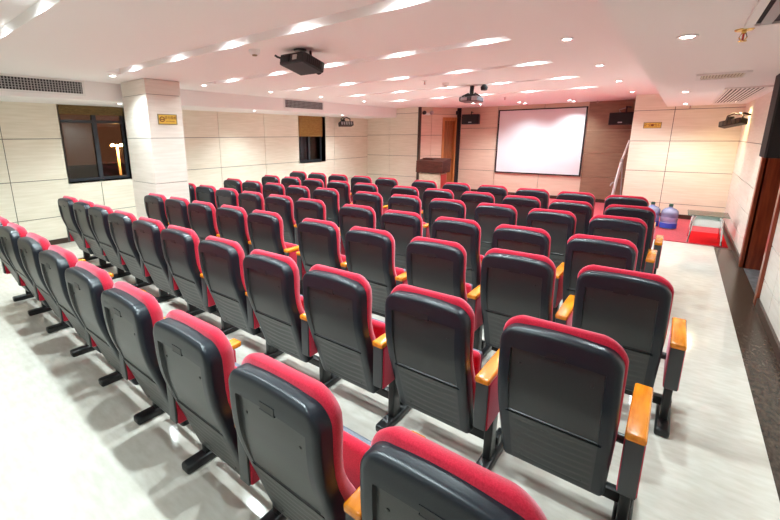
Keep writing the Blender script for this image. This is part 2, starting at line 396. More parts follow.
# ------------------------------------------------------------------ lamps
def lens_mesh():
    return MB().lathe([(.001, -.004), (.03, -.004), (.034, 0), (.034, .004), (.001, .004)], n=20).mesh('lens', M_lamp, True)
def ring_mesh():
    return MB().lathe([(.034, -.002), (.050, -.006), (.052, -.002), (.052, .003), (.034, .003)], n=24).mesh('trim_ring', M_ring, True)
LENS, RING = lens_mesh(), ring_mesh()
SPOT = bpy.data.lights.new('downlight_beam', 'SPOT'); SPOT.energy = LAMP_W; SPOT.color = LAMP_COL
SPOT.spot_size = math.radians(132); SPOT.spot_blend = .7; SPOT.shadow_soft_size = .022
WARM = bpy.data.lights.new('warm_beam', 'SPOT'); WARM.energy = LAMP_W * .9; WARM.color = (1, .80, .38)
WARM.spot_size = math.radians(150); WARM.spot_blend = .8; WARM.shadow_soft_size = .03
OMNI = bpy.data.lights.new('trough_beam', 'SPOT'); OMNI.energy = LAMP_W * .34; OMNI.color = LAMP_COL; OMNI.shadow_soft_size = .03
OMNI.spot_size = math.radians(166); OMNI.spot_blend = .5
CORE = bpy.data.lights.new('trough_core_beam', 'SPOT'); CORE.energy = LAMP_W * 1.05; CORE.color = LAMP_COL; CORE.shadow_soft_size = .018
CORE.spot_size = math.radians(108); CORE.spot_blend = .75
def downlight(x, y, z, label, group, beam=SPOT):
    t = thing('downlight', label, 'ceiling light', (x, y, z), group=group)
    for nm, me in (('trim_ring', RING), ('lens', LENS)):
        o = bpy.data.objects.new(nm, me); COL.objects.link(o); o.parent = t; o.location = (0, 0, -.004)
    o = bpy.data.objects.new('beam', beam); COL.objects.link(o); o.parent = t; o.location = (0, 0, -.014 if beam is OMNI else -.016)
    if beam is OMNI and y > -1:
        o = bpy.data.objects.new('core_beam', CORE); COL.objects.link(o); o.parent = t; o.location = (0, 0, -.014)
    return t
LX = [-1.52, -2.43, -3.37, -4.35, -5.38]
for i, t in enumerate(TR):
    for j, x in enumerate(LX):
        lab = 'small round downlight in the %s ceiling groove from the screen, %s from the door side' % (ORD[len(TR) - 1 - i], ORD[j])
        downlight(x, t - .10, ZC + TH, lab, 'downlights in the ceiling grooves', OMNI)
for j, y in enumerate((.4, 2.3, 4.15, 5.95, 7.85, 9.95)):
    downlight(-.90, y, ZC, 'flush round downlight beside the dropped soffit on the door side, %s from the screen' % ORD[5 - j], 'flush downlights beside the door side soffit')
for j, y in enumerate((1.1, 2.46, 3.83, 5.2, 6.57, 8.1)):
    downlight(-6.05, y, ZC, 'flush round downlight beside the dropped soffit on the window side, %s from the screen' % ORD[5 - j], 'flush downlights beside the window side soffit')
for j, y in enumerate((3.15, 7.17, 9.95)):
    downlight(-.06, y, ZS, 'round downlight under the door side soffit, %s from the stage' % ORD[2 - j], 'downlights under the door side soffit')
for j, y in enumerate((2.96, 5.67, 8.6)):
    downlight(-7.15, y, ZS, 'round downlight under the window side soffit, %s from the stage' % ORD[2 - j], 'downlights under the window side soffit')
for j, (x, y) in enumerate(((-4.33, 10.5), (-3.36, 11.1), (-2.25, 11.3))):
    downlight(x, y, ZC, 'round downlight over the red stage carpet, %s from the lectern, outer line' % ORD[j], 'downlights over the stage')
    downlight(x, y + .48, ZC, 'round downlight close above the projection screen, %s from the lectern' % ORD[j], 'downlights over the stage')
downlight(.62, 9.95, ZS, 'warm yellow downlight washing the wall corner above the tea table', 'warm lights', WARM)

# ------------------------------------------------------------------ chairs
PROF = [(.18, .178), (.32, .132), (.42, .100), (.50, .072), (.58, .046), (.66, .022), (.72, .010), (.80, .003), (.90, 0), (.97, .002), (1.02, .004)]
def yb(z):
    if z <= PROF[0][0]: return PROF[0][1] - (z - PROF[0][0]) * .33
    for (a, p), (b, q) in zip(PROF, PROF[1:]):
        if z <= b:
            t = (z - a) / (b - a); t2 = t
            return p + (q - p) * t2
    return PROF[-1][1]
ZB, ZT = .195, .972
def wid(z):
    """half width of the plastic back at height z"""
    base = .217 + .012 * min(1, max(0, (z - .195) / .35)) - .004 * min(1, max(0, (z - .66) / .3))
    r = .068
    if z > ZT - r:
        q = (z - (ZT - r)) / r; base -= r * (1 - math.sqrt(max(0, 1 - q * q)))
    rb = .03
    if z < ZB + rb:
        q = (ZB + rb - z) / rb; base -= rb * (1 - math.sqrt(max(0, 1 - q * q)))
    return base
def arch(x, z): return z - .016 * (x / .21) ** 2 * max(0, (z - .75) / .22)
def in_box(x, z, zt=.885):
    return zt
def shell_meshes():
    zs = []
    z = ZB
    steps = [ZB + .0, ZB + .004, ZB + .010, ZB + .018, ZB + .03]
    zs += steps
    k = ZB + .04
    while k < .514: zs.append(k); k += .0065
    zs += [.517, .5195, .522, .528, .5305, .533, .536, .539]
    k = .555
    while k < .86: zs.append(k); k += .03
    zs += [.868, .871, .876, .88, .888, .9, .915, .93, .942, .952, .960, .966, .970, ZT]
    us = [-1, -.985, -.965, -.93, -.88, -.83, -.795, -.775, -.76, -.745, -.72, -.6, -.45, -.3, -.15, 0]
    us = us + [-u for u in reversed(us[:-1])]
    ia, ib = 7, len(us) - 8           # columns of the recess edge
    def off(u, z):
        a = abs(u); w = max(wid(z), .02)
        e = min((1 - a) * w, (ZT - z) if z > .9 else 9, (z - ZB) if z < .30 else 9)
        o = 0
        if e < .022: o += .022 * (1 - math.sqrt(max(0, 1 - (1 - e / .022) ** 2)))
        if a < .765 and .537 < z < .8745: o += .004 + .010 * min(1, (z - .537) / .2)
        elif a < .775 and .535 < z < .8755: o += .004
        if a < .80 and .5185 < z < .5315: o += .009
        if a < .74 and .24 < z < .505:
            q = (z - .26 + .014 * (1 - (u / .74) ** 2)) % .040 / .040
            o += .0045 * (q if q < .8 else (1 - q) * 4) * min(1, (.76 - a) / .12)
        return o
    P = []
    for z in zs:
        row = []
        for u in us:
            x = u * wid(z); row.append((x, yb(z) + off(u, z), arch(x, z)))
        P.append(row)
    def sub(pred):
        mb = MB(); idx = {}
        def vid(i, j):
            if (i, j) not in idx: idx[(i, j)] = len(mb.v); mb.v.append(P[i][j])
            return idx[(i, j)]
        for i in range(len(zs) - 1):
            for j in range(len(us) - 1):
                if pred(i, j): mb.f.append([vid(i, j), vid(i, j + 1), vid(i + 1, j + 1), vid(i + 1, j)]); mb.m.append(0)
        return mb, vid
    def inner(i, j):
        zc = (zs[i] + zs[i + 1]) / 2; uc = abs(us[j] + us[j + 1]) / 2
        return uc < .768 and .225 < zc < .8752
    panel, _ = sub(inner)
    frame, vid = sub(lambda i, j: not inner(i, j))
    # rim going forward
    loop = [(i, 0) for i in range(len(zs))] + [(len(zs) - 1, j) for j in range(1, len(us))] + [(i, len(us) - 1) for i in reversed(range(len(zs) - 1))] + [(0, j) for j in reversed(range(1, len(us) - 1))]
    ring0 = [vid(*p) for p in loop]
    ring1 = []
    for (i, j) in loop:
        p = P[i][j]; ring1.append(len(frame.v)); frame.v.append((p[0], yb(zs[i]) + .072, p[2]))
    n = len(loop)
    for k in range(n): frame.f.append([ring0[k], ring1[k], ring1[(k + 1) % n], ring0[(k + 1) % n]]); frame.m.append(0)
    c = len(frame.v); frame.v.append((0, yb(.6) + .072, .6))
    for k in range(n): frame.f.append([ring1[k], c, ring1[(k + 1) % n]]); frame.m.append(0)
    for sx in (-.135, .135):
        for z in (.57, .80, .26):
            sxx = sx * (1 if z > .5 else .95)
            panel.lathe([(.006, 0), (.005, .003), (.001, .0035)], n=8, M=Matrix.Translation((sxx, yb(z) + (.0142 if z > .5 else .001), z)) @ Matrix.Rotation(PI / 2, 4, 'X'))
    return frame.mesh('back_shell', M_shell, True, 32), panel.mesh('back_panel', M_panel, True, 32)
def cushion_mesh():
    # outline of the padded back, slightly larger than the shell, pillowed to the front
    zb, zt = .33, 1.0
    def w(z):
        base = .219 + .011 * min(1, max(0, (z - .33) / .3)); r = .085
        if z > zt - r:
            q = (z - (zt - r)) / r; base -= r * (1 - math.sqrt(max(0, 1 - q * q)))
        if z < zb + .03:
            q = (zb + .03 - z) / .03; base -= .03 * (1 - math.sqrt(max(0, 1 - q * q)))
        return base
    zz = [zb, zb + .008, zb + .03, .40, .46, .52, .58, .64, .70, .76, .82, .87] + [zt - .085 + .085 * math.sin(k * PI / 2 / 10) for k in range(1, 11)]
    out = [(w(z), z) for z in zz]
    prof = out + [(-x, z) for x, z in reversed(out[:-1])]
    prof = [(x, z - .020 * (x / .21) ** 2 * max(0, (z - .75) / .25)) for x, z in prof]
    def thick(z):
        return .088 + .030 * math.exp(-((z - .47) / .12) ** 2) + .012 * math.exp(-((z - .86) / .1) ** 2)
    levels = [(.030, .060), (.004, .068), (-.002, .074), (-.004, .088), (-.001, .102), (.006, .122), (.021, .136), (.042, .143), (.08, .146), (.13, .147)]
    rings = []
    for ins, dd in levels:
        r = []
        for x, z in prof:
            zc = .66; hx = max(.0, 1 - ins / .22); hz = 1 - ins / .335
            X, Z = x * hx, zc + (z - zc) * hz
            r.append((X, yb(min(Z, 1.0)) + dd * (thick(Z) / .1), Z))
        rings.append(r)
    mb = MB(); n = len(prof)
    for r in rings: mb.v += r
    for i in range(len(rings) - 1):
        for k in range(n): mb.f.append([i * n + k, i * n + (k + 1) % n, (i + 1) * n + (k + 1) % n, (i + 1) * n + k]); mb.m.append(0)
    c = len(mb.v); mb.v.append((0, yb(.66) + .147 * thick(.66) / .1, .66)); L = (len(rings) - 1) * n
    for k in range(n): mb.f.append([L + k, L + (k + 1) % n, c]); mb.m.append(0)
    c = len(mb.v); mb.v.append((0, yb(.66) + .03, .66))
    for k in range(n): mb.f.append([(k + 1) % n, k, c]); mb.m.append(0)
    return mb.mesh('back_cushion', M_fabric, True, 60)
Mseat = Matrix.Translation((0, .345, .30)) @ Matrix.Rotation(math.radians(86), 4, 'X')
def small(name, mb, m, smooth=True): return mb.mesh(name, m, smooth, 35)
FRAME_ME, PANEL_ME = shell_meshes()
CUSH_ME = cushion_mesh()
SEATC_ME = small('seat_cushion', MB().rbox((-.19, .01, .0), (.19, .30, .06), .04, M=Mseat, seg=5), M_fabric)
SEATP_ME = small('seat_pan', MB().rbox((-.186, .00, -.028), (.186, .29, .012), .018, M=Mseat), M_pan)
SLOT_ME = small('number_slot', MB().box((-.034, yb(.9) - .0012, .872), (.034, yb(.9) + .016, .897)).box((-.037, yb(.9) - .0018, .897), (.037, yb(.9) + .016, .900), 1).box((-.037, yb(.9) - .0018, .869), (.037, yb(.9) + .016, .872), 1), [M_slot, M_shell], False)
AX = .292
def cap_mb(x): return MB().rbox((x - .036, .075, .588), (x + .036, .505, .622), .011, seg=4)
CAP_ME = small('armrest_cap', cap_mb(0), M_cap)
ARMP_ME = small('armrest_back_plate', MB().rbox((-.031, .084, .335), (.031, .096, .588), .004), M_armpanel)
ARMS_ME = small('armrest_side', MB().rbox((-.0355, .0965, .325), (.0355, .465, .5875), .012), M_fabric)
LEG_ME = small('leg', MB().rbox((-.021, .235, .048), (.021, .315, .327), .006), M_steel_black)
FOOT_ME = small('foot', MB().rbox((-.037, .115, .0), (.037, .54, .05), .014), M_steel_black)
RAIL_ME = small('support_rail', MB().rbox((-.21, .325, .085), (.322, .375, .14), .006), M_steel_black)
HINGE_ME = small('seat_hinge', MB().tube([(.182, .33, .42), (.258, .33, .42)], .022, 12), M_steel_black)
def arm_parts(t, x):
    for nm, me in (('armrest_cap', CAP_ME), ('armrest_back_plate', ARMP_ME), ('armrest_side', ARMS_ME), ('leg', LEG_ME), ('foot', FOOT_ME)):
        o = bpy.data.objects.new(nm, me); COL.objects.link(o); o.parent = t; o.location = (x, 0, 0)
def make_chair():
    t = thing('auditorium_chair', '', 'chair')
    for nm, me in (('back_shell', FRAME_ME), ('back_panel', PANEL_ME), ('back_cushion', CUSH_ME), ('seat_cushion', SEATC_ME), ('seat_hinge', HINGE_ME), ('support_rail', RAIL_ME)):
        o = bpy.data.objects.new(nm, me); COL.objects.link(o); o.parent = t
        if nm == 'back_shell':
            s = bpy.data.objects.new('number_slot', SLOT_ME); COL.objects.link(s); s.parent = o
        if nm == 'seat_cushion':
            s = bpy.data.objects.new('seat_pan', SEATP_ME); COL.objects.link(s); s.parent = o
    arm_parts(t, AX)
    return t
ROWS = {1: [[-0.457, 6.123], [-1.034, 6.136], [-1.604, 6.175], [-2.203, 6.225], [-2.8, 6.235], [-3.406, 6.257], [-4.187, 6.243], [-4.786, 6.256], [-5.38, 6.25], [-5.986, 6.273], [-6.589, 6.291]],
 2: [[-0.351, 5.27], [-0.93, 5.27], [-1.506, 5.32], [-2.092, 5.347], [-2.68, 5.345], [-3.245, 5.335], [-3.989, 5.312], [-4.579, 5.318], [-5.191, 5.318], [-5.79, 5.322], [-6.37, 5.309]],
 3: [[-0.38, 4.482], [-0.963, 4.492], [-1.547, 4.509], [-2.142, 4.509], [-2.747, 4.51], [-3.318, 4.463], [-4.08, 4.434], [-4.645, 4.391], [-5.24, 4.411], [-5.835, 4.427], [-6.433, 4.448]],
 4: [[-0.38, 3.475], [-0.968, 3.479], [-1.555, 3.471], [-2.159, 3.478], [-2.759, 3.5], [-3.519, 3.514], [-4.087, 3.505], [-4.674, 3.498], [-5.295, 3.525], [-5.905, 3.552], [-6.494, 3.552]],
 5: [[-0.150, 2.655], [-0.741, 2.663], [-1.328, 2.633], [-1.941, 2.624], [-2.534, 2.624], [-3.292, 2.614], [-3.857, 2.597], [-4.422, 2.566], [-4.988, 2.566], [-5.562, 2.558]],
 6: [[-0.258, 1.662], [-0.864, 1.665], [-1.452, 1.633], [-2.025, 1.62], [-2.634, 1.644], [-3.274, 1.658], [-3.875, 1.67], [-4.477, 1.678], [-5.103, 1.699], [-5.669, 1.717], [-6.234, 1.713]],
 7: [[-0.285, 0.722], [-0.89, 0.73], [-1.48, 0.74], [-2.072, 0.741], [-2.666, 0.748], [-3.275, 0.764], [-3.902, 0.776], [-4.554, 0.78], [-5.143, 0.78]]}
RN = {1: 'front', 2: 'second', 3: 'third', 4: 'fourth', 5: 'fifth', 6: 'sixth', 7: 'rearmost'}
proto = make_chair()
first = True
for r in sorted(ROWS):
    pts = ROWS[r]
    pts = ROWS[r] = [[x + {5: -.01, 6: -.022, 7: -.05}.get(r, 0), y] for x, y in pts]
    for j, (x, y) in enumerate(pts):
        o = proto if first else dup_tree(proto); first = False
        o.location = (x, y, 0)
        seat = 'end seat at the door aisle' if j == 0 else '%s seat from the door aisle' % ORD[j]
        o['label'] = 'black-backed red chair in the %s row%s, %s' % (RN[r], ' from the stage' if 1 < r < 7 else '', seat)
        o['group'] = 'auditorium chairs in the %s row' % RN[r]
        if j == len(pts) - 1 or x - pts[j + 1][0] > .7: o['extra_arm'] = 1
for o in [o for o in COL.objects if o.get('extra_arm')]:
    arm_parts(o, -AX); del o['extra_arm']
# ------------------------------------------------------------------ front of the room
# projection screen
sc = thing('projection_screen', 'large white projection screen with a thin black border on the stage wall', 'screen', (-3.13, YS - .03, .66))
hw, hh = 1.135, 1.80
MB().box((-hw + .035, 0, .035), (hw - .035, .012, hh - .03)).build('screen_surface', M_screen, sc)
fr = MB(); fr.box((-hw, -.01, 0), (-hw + .035, .02, hh)); fr.box((hw - .035, -.01, 0), (hw, .02, hh)); fr.box((-hw + .035, -.01, 0), (hw - .035, .02, .035)); fr.box((-hw + .035, -.01, hh - .03), (hw - .035, .02, hh))
fr.build('border_frame', M_blackmat, sc)
# lectern
pd = thing('lectern', 'dark mahogany lectern with a raised top standing on the red stage carpet', 'lectern', (-5.0, 9.75, .012))
pd.scale = (.9, .9, 1)
MB().rbox((-.36, -.20, 0), (.33, .22, .78), .01).box((-.31, -.212, .06), (.28, -.20, .76), 1).box((.33, -.16, .06), (.342, .18, .76), 2).build('body', [M_podium_light, M_podium_light, M_podium_red], pd)
tp = MB()
a = [(-.44, -.25, .80), (.40, -.25, .80), (.40, .27, .80), (-.44, .27, .80), (-.40, -.30, 1.10), (.43, -.30, 1.10), (.43, .24, 1.16), (-.40, .24, 1.16)]
tp.poly(a, [(0, 3, 2, 1), (4, 5, 6, 7), (0, 1, 5, 4), (1, 2, 6, 5), (2, 3, 7, 6), (3, 0, 4, 7)])
tp.build('top', M_podium, pd)
MB().rbox((-.30, -.12, 1.125), (.02, .08, 1.165), .006).build('reading_ledge', M_podium, pd)

# water bottles
def bottle(x, y, label):
    t = thing('water_bottle', label, 'bottle', (x, y, .012), group='large water bottles by the front wall')
    pr = [(.01, .006), (.10, 0), (.128, .012), (.132, .03), (.132, .115), (.126, .125), (.132, .137), (.132, .215), (.126, .225), (.132, .237), (.132, .30), (.125, .335), (.09, .372), (.045, .39), (.030, .40), (.030, .42)]
    MB().lathe(pr, n=28).build('body', M_water, t, smooth=True)
    MB().lathe([(.1335, .02), (.1338, .03), (.1338, .10), (.1335, .11)], n=28).build('blue_base_band', M_bluebase, t, smooth=True)
    MB().lathe([(.033, .418), (.034, .424), (.033, .462), (.026, .468), (.001, .469)], n=18).build('cap', M_watercap, t, smooth=True)
bottle(-.285, 9.72, 'blue plastic water bottle with green cap, beside the front row chair')
bottle(-.01, 9.62, 'blue plastic water bottle with green cap, beside the glass tea table')

# tea table on its red mat
tag(MB().rbox((.30, 8.52, .0125), (.765, 9.55, .021), .004).build('floor_mat', M_matred), 'bright red floor mat under the glass tea table', 'mat')
tt = thing('tea_table', 'small glass topped tea table with bent chrome legs near the wall corner', 'table', (.475, 8.76, .0215))
MB().rbox((-.25, -.27, .445), (.25, .27, .457), .006).build('glass_top', M_tglass, tt)
eg = MB(); eg.box((-.252, -.274, .446), (.252, -.2705, .456)); eg.box((-.252, .2705, .446), (.252, .274, .456)); eg.box((-.254, -.2705, .446), (-.2505, .2705, .456)); eg.box((.2505, -.2705, .446), (.254, .2705, .456))
eg.build('glass_edge', mat('green_glass_edge', (.16, .24, .20), .2), tt)
MB().rbox((-.175, -.22, .27), (.175, .22, .295), .008).box((-.18, -.225, .288), (.18, -.214, .39)).box((-.18, .214, .288), (.18, .225, .39)).box((-.18, -.214, .288), (-.17, .214, .39)).box((.17, -.214, .288), (.18, .214, .39)).build('shelf', M_shelf, tt)
for sx in (-1, 1):
    for sy in (-1, 1):
        MB().tube([(sx * .15, sy * .236, .445), (sx * .172, sy * .24, .40), (sx * .182, sy * .243, .30), (sx * .192, sy * .25, .16), (sx * .198, sy * .255, .06), (sx * .205, sy * .26, .0)], [.015, .015, .014, .013, .012, .015], 10).build('leg', M_chrome, tt, smooth=True)

# leaning poles at the stage side
lp = thing('folded_stand', 'tall silver folding stand leaning beside the brown stage wall', 'stand', (-1.16, 11.8, .012))
MB().tube([(-.03, 0, 0), (.02, .05, .62), (.075, .10, 1.12)], .034, 10).build('lower_tube', M_grille_white, lp, smooth=True)
MB().tube([(.075, .10, 1.12), (.17, .16, 1.60)], .026, 10).build('upper_tube', M_grille_white, lp, smooth=True)
MB().rbox((.045, .06, 1.08), (.105, .135, 1.16), .012).build('joint_clamp', M_silver, lp)
MB().tube([(-.03, .02, .60), (-.075, .0, .54), (-.08, -.01, .50)], .014, 8).build('crank_handle', M_silver, lp, smooth=True)
MB().tube([(.16, .12, .0), (.13, .12, .50), (.09, .10, 1.09)], .014, 10).build('rear_leg', M_silver, lp, smooth=True)

# loudspeakers
def box_speaker(loc, rz, label, w=.50, h=.29, dp=.26):
    t = thing('loudspeaker', label, 'loudspeaker', loc, (0, 0, rz), group='black loudspeakers')
    MB().rbox((-w / 2, -dp / 2, 0), (w / 2, dp / 2, h), .02).build('cabinet', M_black, t)
    MB().rbox((-w / 2 + .02, -dp / 2 - .012, .02), (w / 2 - .02, -dp / 2, h - .02), .008).build('front_grille', M_blackmat, t)
    MB().box((-.05, -dp / 2 - .0145, .045), (.04, -dp / 2 - .012, .07)).build('maker_badge', M_silver, t)
    return t
a = box_speaker((-4.98, 11.98, 2.07), math.radians(14), 'black box loudspeaker high on the wall beside the stage door')
MB().tube([(0, .05, .29), (0, .05, .36), (0, .345, .36)], .018, 8).build('bracket', M_black, a, smooth=True)
b = box_speaker((-1.19, 11.85, 1.97), math.radians(-8), 'black box loudspeaker above the leaning silver stand')
MB().tube([(.05, .05, .29), (.05, .05, .42), (.05, .40, .42)], .02, 8).build('bracket', M_black, b, smooth=True)
MB().tube([(-.04, -.08, .29), (-.06, -.10, .345), (.05, -.02, .39)], .012, 8).build('cable', M_silver, b, smooth=True)
# tall black cabinet by the door
tb = thing('wall_loudspeaker', 'tall black loudspeaker cabinet fixed high on the wall by the door', 'loudspeaker', (XR - .122, 5.58, 1.53))
MB().rbox((-.105, -.17, 0), (.120, .17, .765), .012).build('cabinet', M_blackmat, tb)
MB().rbox((-.095, -.182, .015), (.112, -.17, .75), .006).build('front_grille', M_blackmat, tb)
MB().box((-.02, -.1845, .0), (.03, -.182, .018)).build('maker_badge', M_blackmat, tb)

def horn(loc, rz, tilt, label, sc=1.0, m=M_black, wallv=(0, .2, .1), roll=0.0):
    """long bar shaped stage light on a curved bracket"""
    t = thing('wall_spotlight', label, 'spotlight', loc, (0, 0, rz), group='bracket mounted wall units')
    MM = Matrix.Rotation(roll, 4, 'Y') @ Matrix.Rotation(tilt, 4, 'X')
    MB().rbox((-.19 * sc, -.08 * sc, -.055 * sc), (.19 * sc, .08 * sc, .055 * sc), .012, M=MM).build('housing', m, t)
    g = MB()
    for k in range(5): g.box((-.165 * sc + k * .068 * sc, -.084 * sc, -.04 * sc), (-.12 * sc + k * .068 * sc, -.08 * sc, .04 * sc), M=MM)
    g.build('front_louver', M_grille_grey if m is M_black else mat('bronze_louver', (.07, .05, .02), .45), t)
    br = MB()
    for s in (-1, 1): br.tube([(s * .12 * sc, 0, .05 * sc), (s * .13 * sc, .03 * sc, .13 * sc), (s * .06 * sc, .08 * sc, .17 * sc), (s * .02 * sc, .10 * sc, .16 * sc)], .014 * sc, 8)
    br.tube([(0, .10 * sc, .16 * sc), (wallv[0] * .6, wallv[1] * .6, wallv[2] + .03), wallv], .018 * sc, 8)
    br.build('bracket', m, t, smooth=True)
    MB().lathe([(.05 * sc, -.04 * sc), (.06 * sc, 0), (.05 * sc, .04 * sc)], (-.07 * sc, .03 * sc, .08 * sc), 14).build('motor_cap', m, t, smooth=True)
    return t
horn((-7.72, 9.45, 2.10), math.radians(62), math.radians(-14), 'black bar shaped wall unit on a bracket beside the amber window blind', 1.1, wallv=(0, .30, .10))
horn((.62, 9.72, 1.93), math.radians(-38), math.radians(-12), 'dark bar shaped wall unit on a curved bracket above the tea table', .92, m=mat('bronze_plastic', (.022, .014, .005), .45), wallv=(.12, .18, .13), roll=math.radians(-11))

# emergency twin lamp by the stage door
p0 = SL0 + d * .22 + sn * .03
em = thing('emergency_light', 'small black and white twin emergency light on the stage side wall', 'light', (p0.x, p0.y, 2.34), (0, 0, math.atan2(d.y, d.x)))
MB().rbox((-.09, -.06, 0), (.09, .014, .07), .01).build('housing', M_grille_white, em)
for s, mm in ((-1, M_black), (1, M_silver)):
    MB().lathe([(.02, 0), (.055, .03), (.055, .08), (.03, .10)], n=14, M=Matrix.Translation((s * .13, -.02, .06)) @ Matrix.Rotation(PI / 2.2, 4, 'X')).build('lamp_head', mm, em, smooth=True)
p1 = SL0 + d * 1.35 + sn * .02
sp = thing('wall_sensor', 'tiny black sensor above the stage door', 'sensor', (p1.x, p1.y, 2.37), (0, 0, math.atan2(d.y, d.x)))
MB().rbox((-.035, -.05, 0), (.035, .01, .11), .012).build('sensor_body', M_black, sp)

# ------------------------------------------------------------------ wall signs
def text(body, size, name, parent, loc, rot, m):
    cu = bpy.data.curves.new(name, 'FONT'); cu.body = body; cu.size = size; cu.align_x = 'CENTER'; cu.align_y = 'CENTER'; cu.extrude = .0008
    tmp = bpy.data.objects.new('tmp', cu); COL.objects.link(tmp)
    me = bpy.data.meshes.new_from_object(tmp.evaluated_get(bpy.context.evaluated_depsgraph_get()))
    bpy.data.objects.remove(tmp); me.materials.clear(); me.materials.append(m)
    o = bpy.data.objects.new(name, me); COL.objects.link(o); o.parent = parent; o.location = loc; o.rotation_euler = rot
    return o
def sign(loc, rz, w, h, label):
    t = thing('gold_sign', label, 'sign', loc, (0, 0, rz), group='gold wall signs')
    MB().rbox((-w / 2, -.006, -h / 2), (w / 2, .0, h / 2), .002).build('plate', M_gold, t)
    fr = MB(); e = .012
    fr.box((-w / 2 - e, -.008, -h / 2 - e), (-w / 2, 0, h / 2 + e)); fr.box((w / 2, -.008, -h / 2 - e), (w / 2 + e, 0, h / 2 + e)); fr.box((-w / 2, -.008, h / 2), (w / 2, 0, h / 2 + e)); fr.box((-w / 2, -.008, -h / 2 - e), (w / 2, 0, -h / 2))
    fr.build('border', M_signedge, t)
    return t
s1 = sign((cx1 + .001, 3.12, 2.015), PI / 2, .27, .125, 'gold plate with a round emblem and brown characters on the white column')
MB().lathe([(.040, 0), (.040, .002), (.001, .002)], n=24, M=Matrix.Translation((-.085, -.006, .0)) @ Matrix.Rotation(PI / 2, 4, 'X')).lathe([(.026, .002), (.026, .003), (.001, .003)], n=24, mi=1, M=Matrix.Translation((-.085, -.006, .0)) @ Matrix.Rotation(PI / 2, 4, 'X')).box((-.075 - .035, -.0105, -.008), (-.055, -.0095, .006)).build('emblem', [M_signink, M_gold], s1)
text('请勿吸烟', .048, 'characters', s1, (.045, -.007, .022), (PI / 2, 0, 0), M_signink)
text('NO SMOKING', .022, 'small_lettering', s1, (.045, -.007, -.032), (PI / 2, 0, 0), M_signink)
s2 = sign((-.545, YF - .0005, 1.935), 0, .285, .10, 'gold plate with dark characters on the cream front wall above the water bottles')
text('安全', .075, 'characters', s2, (-.085, -.007, .0), (PI / 2, 0, 0), M_signink)
text('出口', .075, 'characters', s2, (.085, -.007, .0), (PI / 2, 0, 0), M_signink)
MB().lathe([(.026, 0), (.026, .002), (.001, .002)], n=20, M=Matrix.Translation((0, -.006, 0)) @ Matrix.Rotation(PI / 2, 4, 'X')).build('emblem', M_signink, s2)

# ------------------------------------------------------------------ air grilles
def wall_grille(y0, y1, z0, z1, label, bars):
    t = thing('air_grille', label, 'air vent', (XSL, (y0 + y1) / 2, (z0 + z1) / 2), group='air grilles in the window side soffit')
    hy, hz = (y1 - y0) / 2, (z1 - z0) / 2
    MB().box((-.002, -hy, -hz), (.003, hy, hz)).build('backing', M_void, t)
    fr = MB(); e = .03
    fr.box((-.002, -hy - e, -hz - e), (.014, -hy, hz + e)); fr.box((-.002, hy, -hz - e), (.014, hy + e, hz + e)); fr.box((-.002, -hy, hz), (.014, hy, hz + e)); fr.box((-.002, -hy, -hz - e), (.014, hy, -hz))
    fr.build('frame', M_grille_white, t)
    sl = MB(); n = bars
    for k in range(n):
        y = -hy + (k + .5) * 2 * hy / n; sl.box((.004, y - .006, -hz), (.011, y + .006, hz))
    for k in range(1, 5):
        z = -hz + k * 2 * hz / 5; sl.box((.0045, -hy, z - .004), (.0105, hy, z + .004))
    sl.build('grille_bars', M_grille_grey, t)
wall_grille(.75, 2.36, 2.385, 2.545, 'long dark slatted air grille in the soffit above the lamp lit window', 46)
wall_grille(6.32, 7.55, 2.385, 2.545, 'long grey slatted air grille in the soffit above the amber blind', 30)
def ceil_grille(x0, x1, y0, y1, label, n, along='y', m=M_grille_white, mback=M_void, name='ceiling_vent', tilt=6):
    t = thing(name, label, 'air vent', ((x0 + x1) / 2, (y0 + y1) / 2, ZS), group='air vents under the door side soffit')
    hx, hy = (x1 - x0) / 2, (y1 - y0) / 2
    MB().box((-hx, -hy, -.004), (hx, hy, .001)).build('backing', mback, t)
    fr = MB(); e = .035
    fr.box((-hx - e, -hy - e, -.016), (-hx, hy + e, .001)); fr.box((hx, -hy - e, -.016), (hx + e, hy + e, .001)); fr.box((-hx, hy, -.016), (hx, hy + e, .001)); fr.box((-hx, -hy - e, -.016), (hx, -hy, .001))
    fr.build('frame', M_grille_white, t)
    sl = MB()
    for k in range(n):
        if along == 'y':
            x = -hx + (k + .5) * 2 * hx / n; w = hx / n * .50
            sl.box((-w, -hy, -.0015), (w, hy, .0015), M=Matrix.Translation((x, 0, -.012)) @ Matrix.Rotation(math.radians(tilt), 4, 'Y'))
        else:
            y = -hy + (k + .5) * 2 * hy / n; w = hy / n * .62
            sl.box((-hx, -w, -.001), (hx, w, .001), M=Matrix.Translation((0, y, -.011)) @ Matrix.Rotation(math.radians(tilt), 4, 'X'))
    sl.build('louvers', m, t)
ceil_grille(.345, .70, 7.0, 10.1, 'large white louvered return vent in the soffit ahead of the black wall loudspeaker', 9, 'y')
ceil_grille(.05, .36, 5.22, 5.62, 'narrow cream slot air outlet in the door side soffit', 14, 'y', m=mat('cream_louver', (.62, .58, .46), .5), mback=mat('cream_back', (.35, .32, .24), .6))
ceil_grille(.20, .62, 1.7, 3.02, 'large louvered air vent overhead in the door side soffit, beside the sprinkler', 5, 'y', m=M_grille_grey)

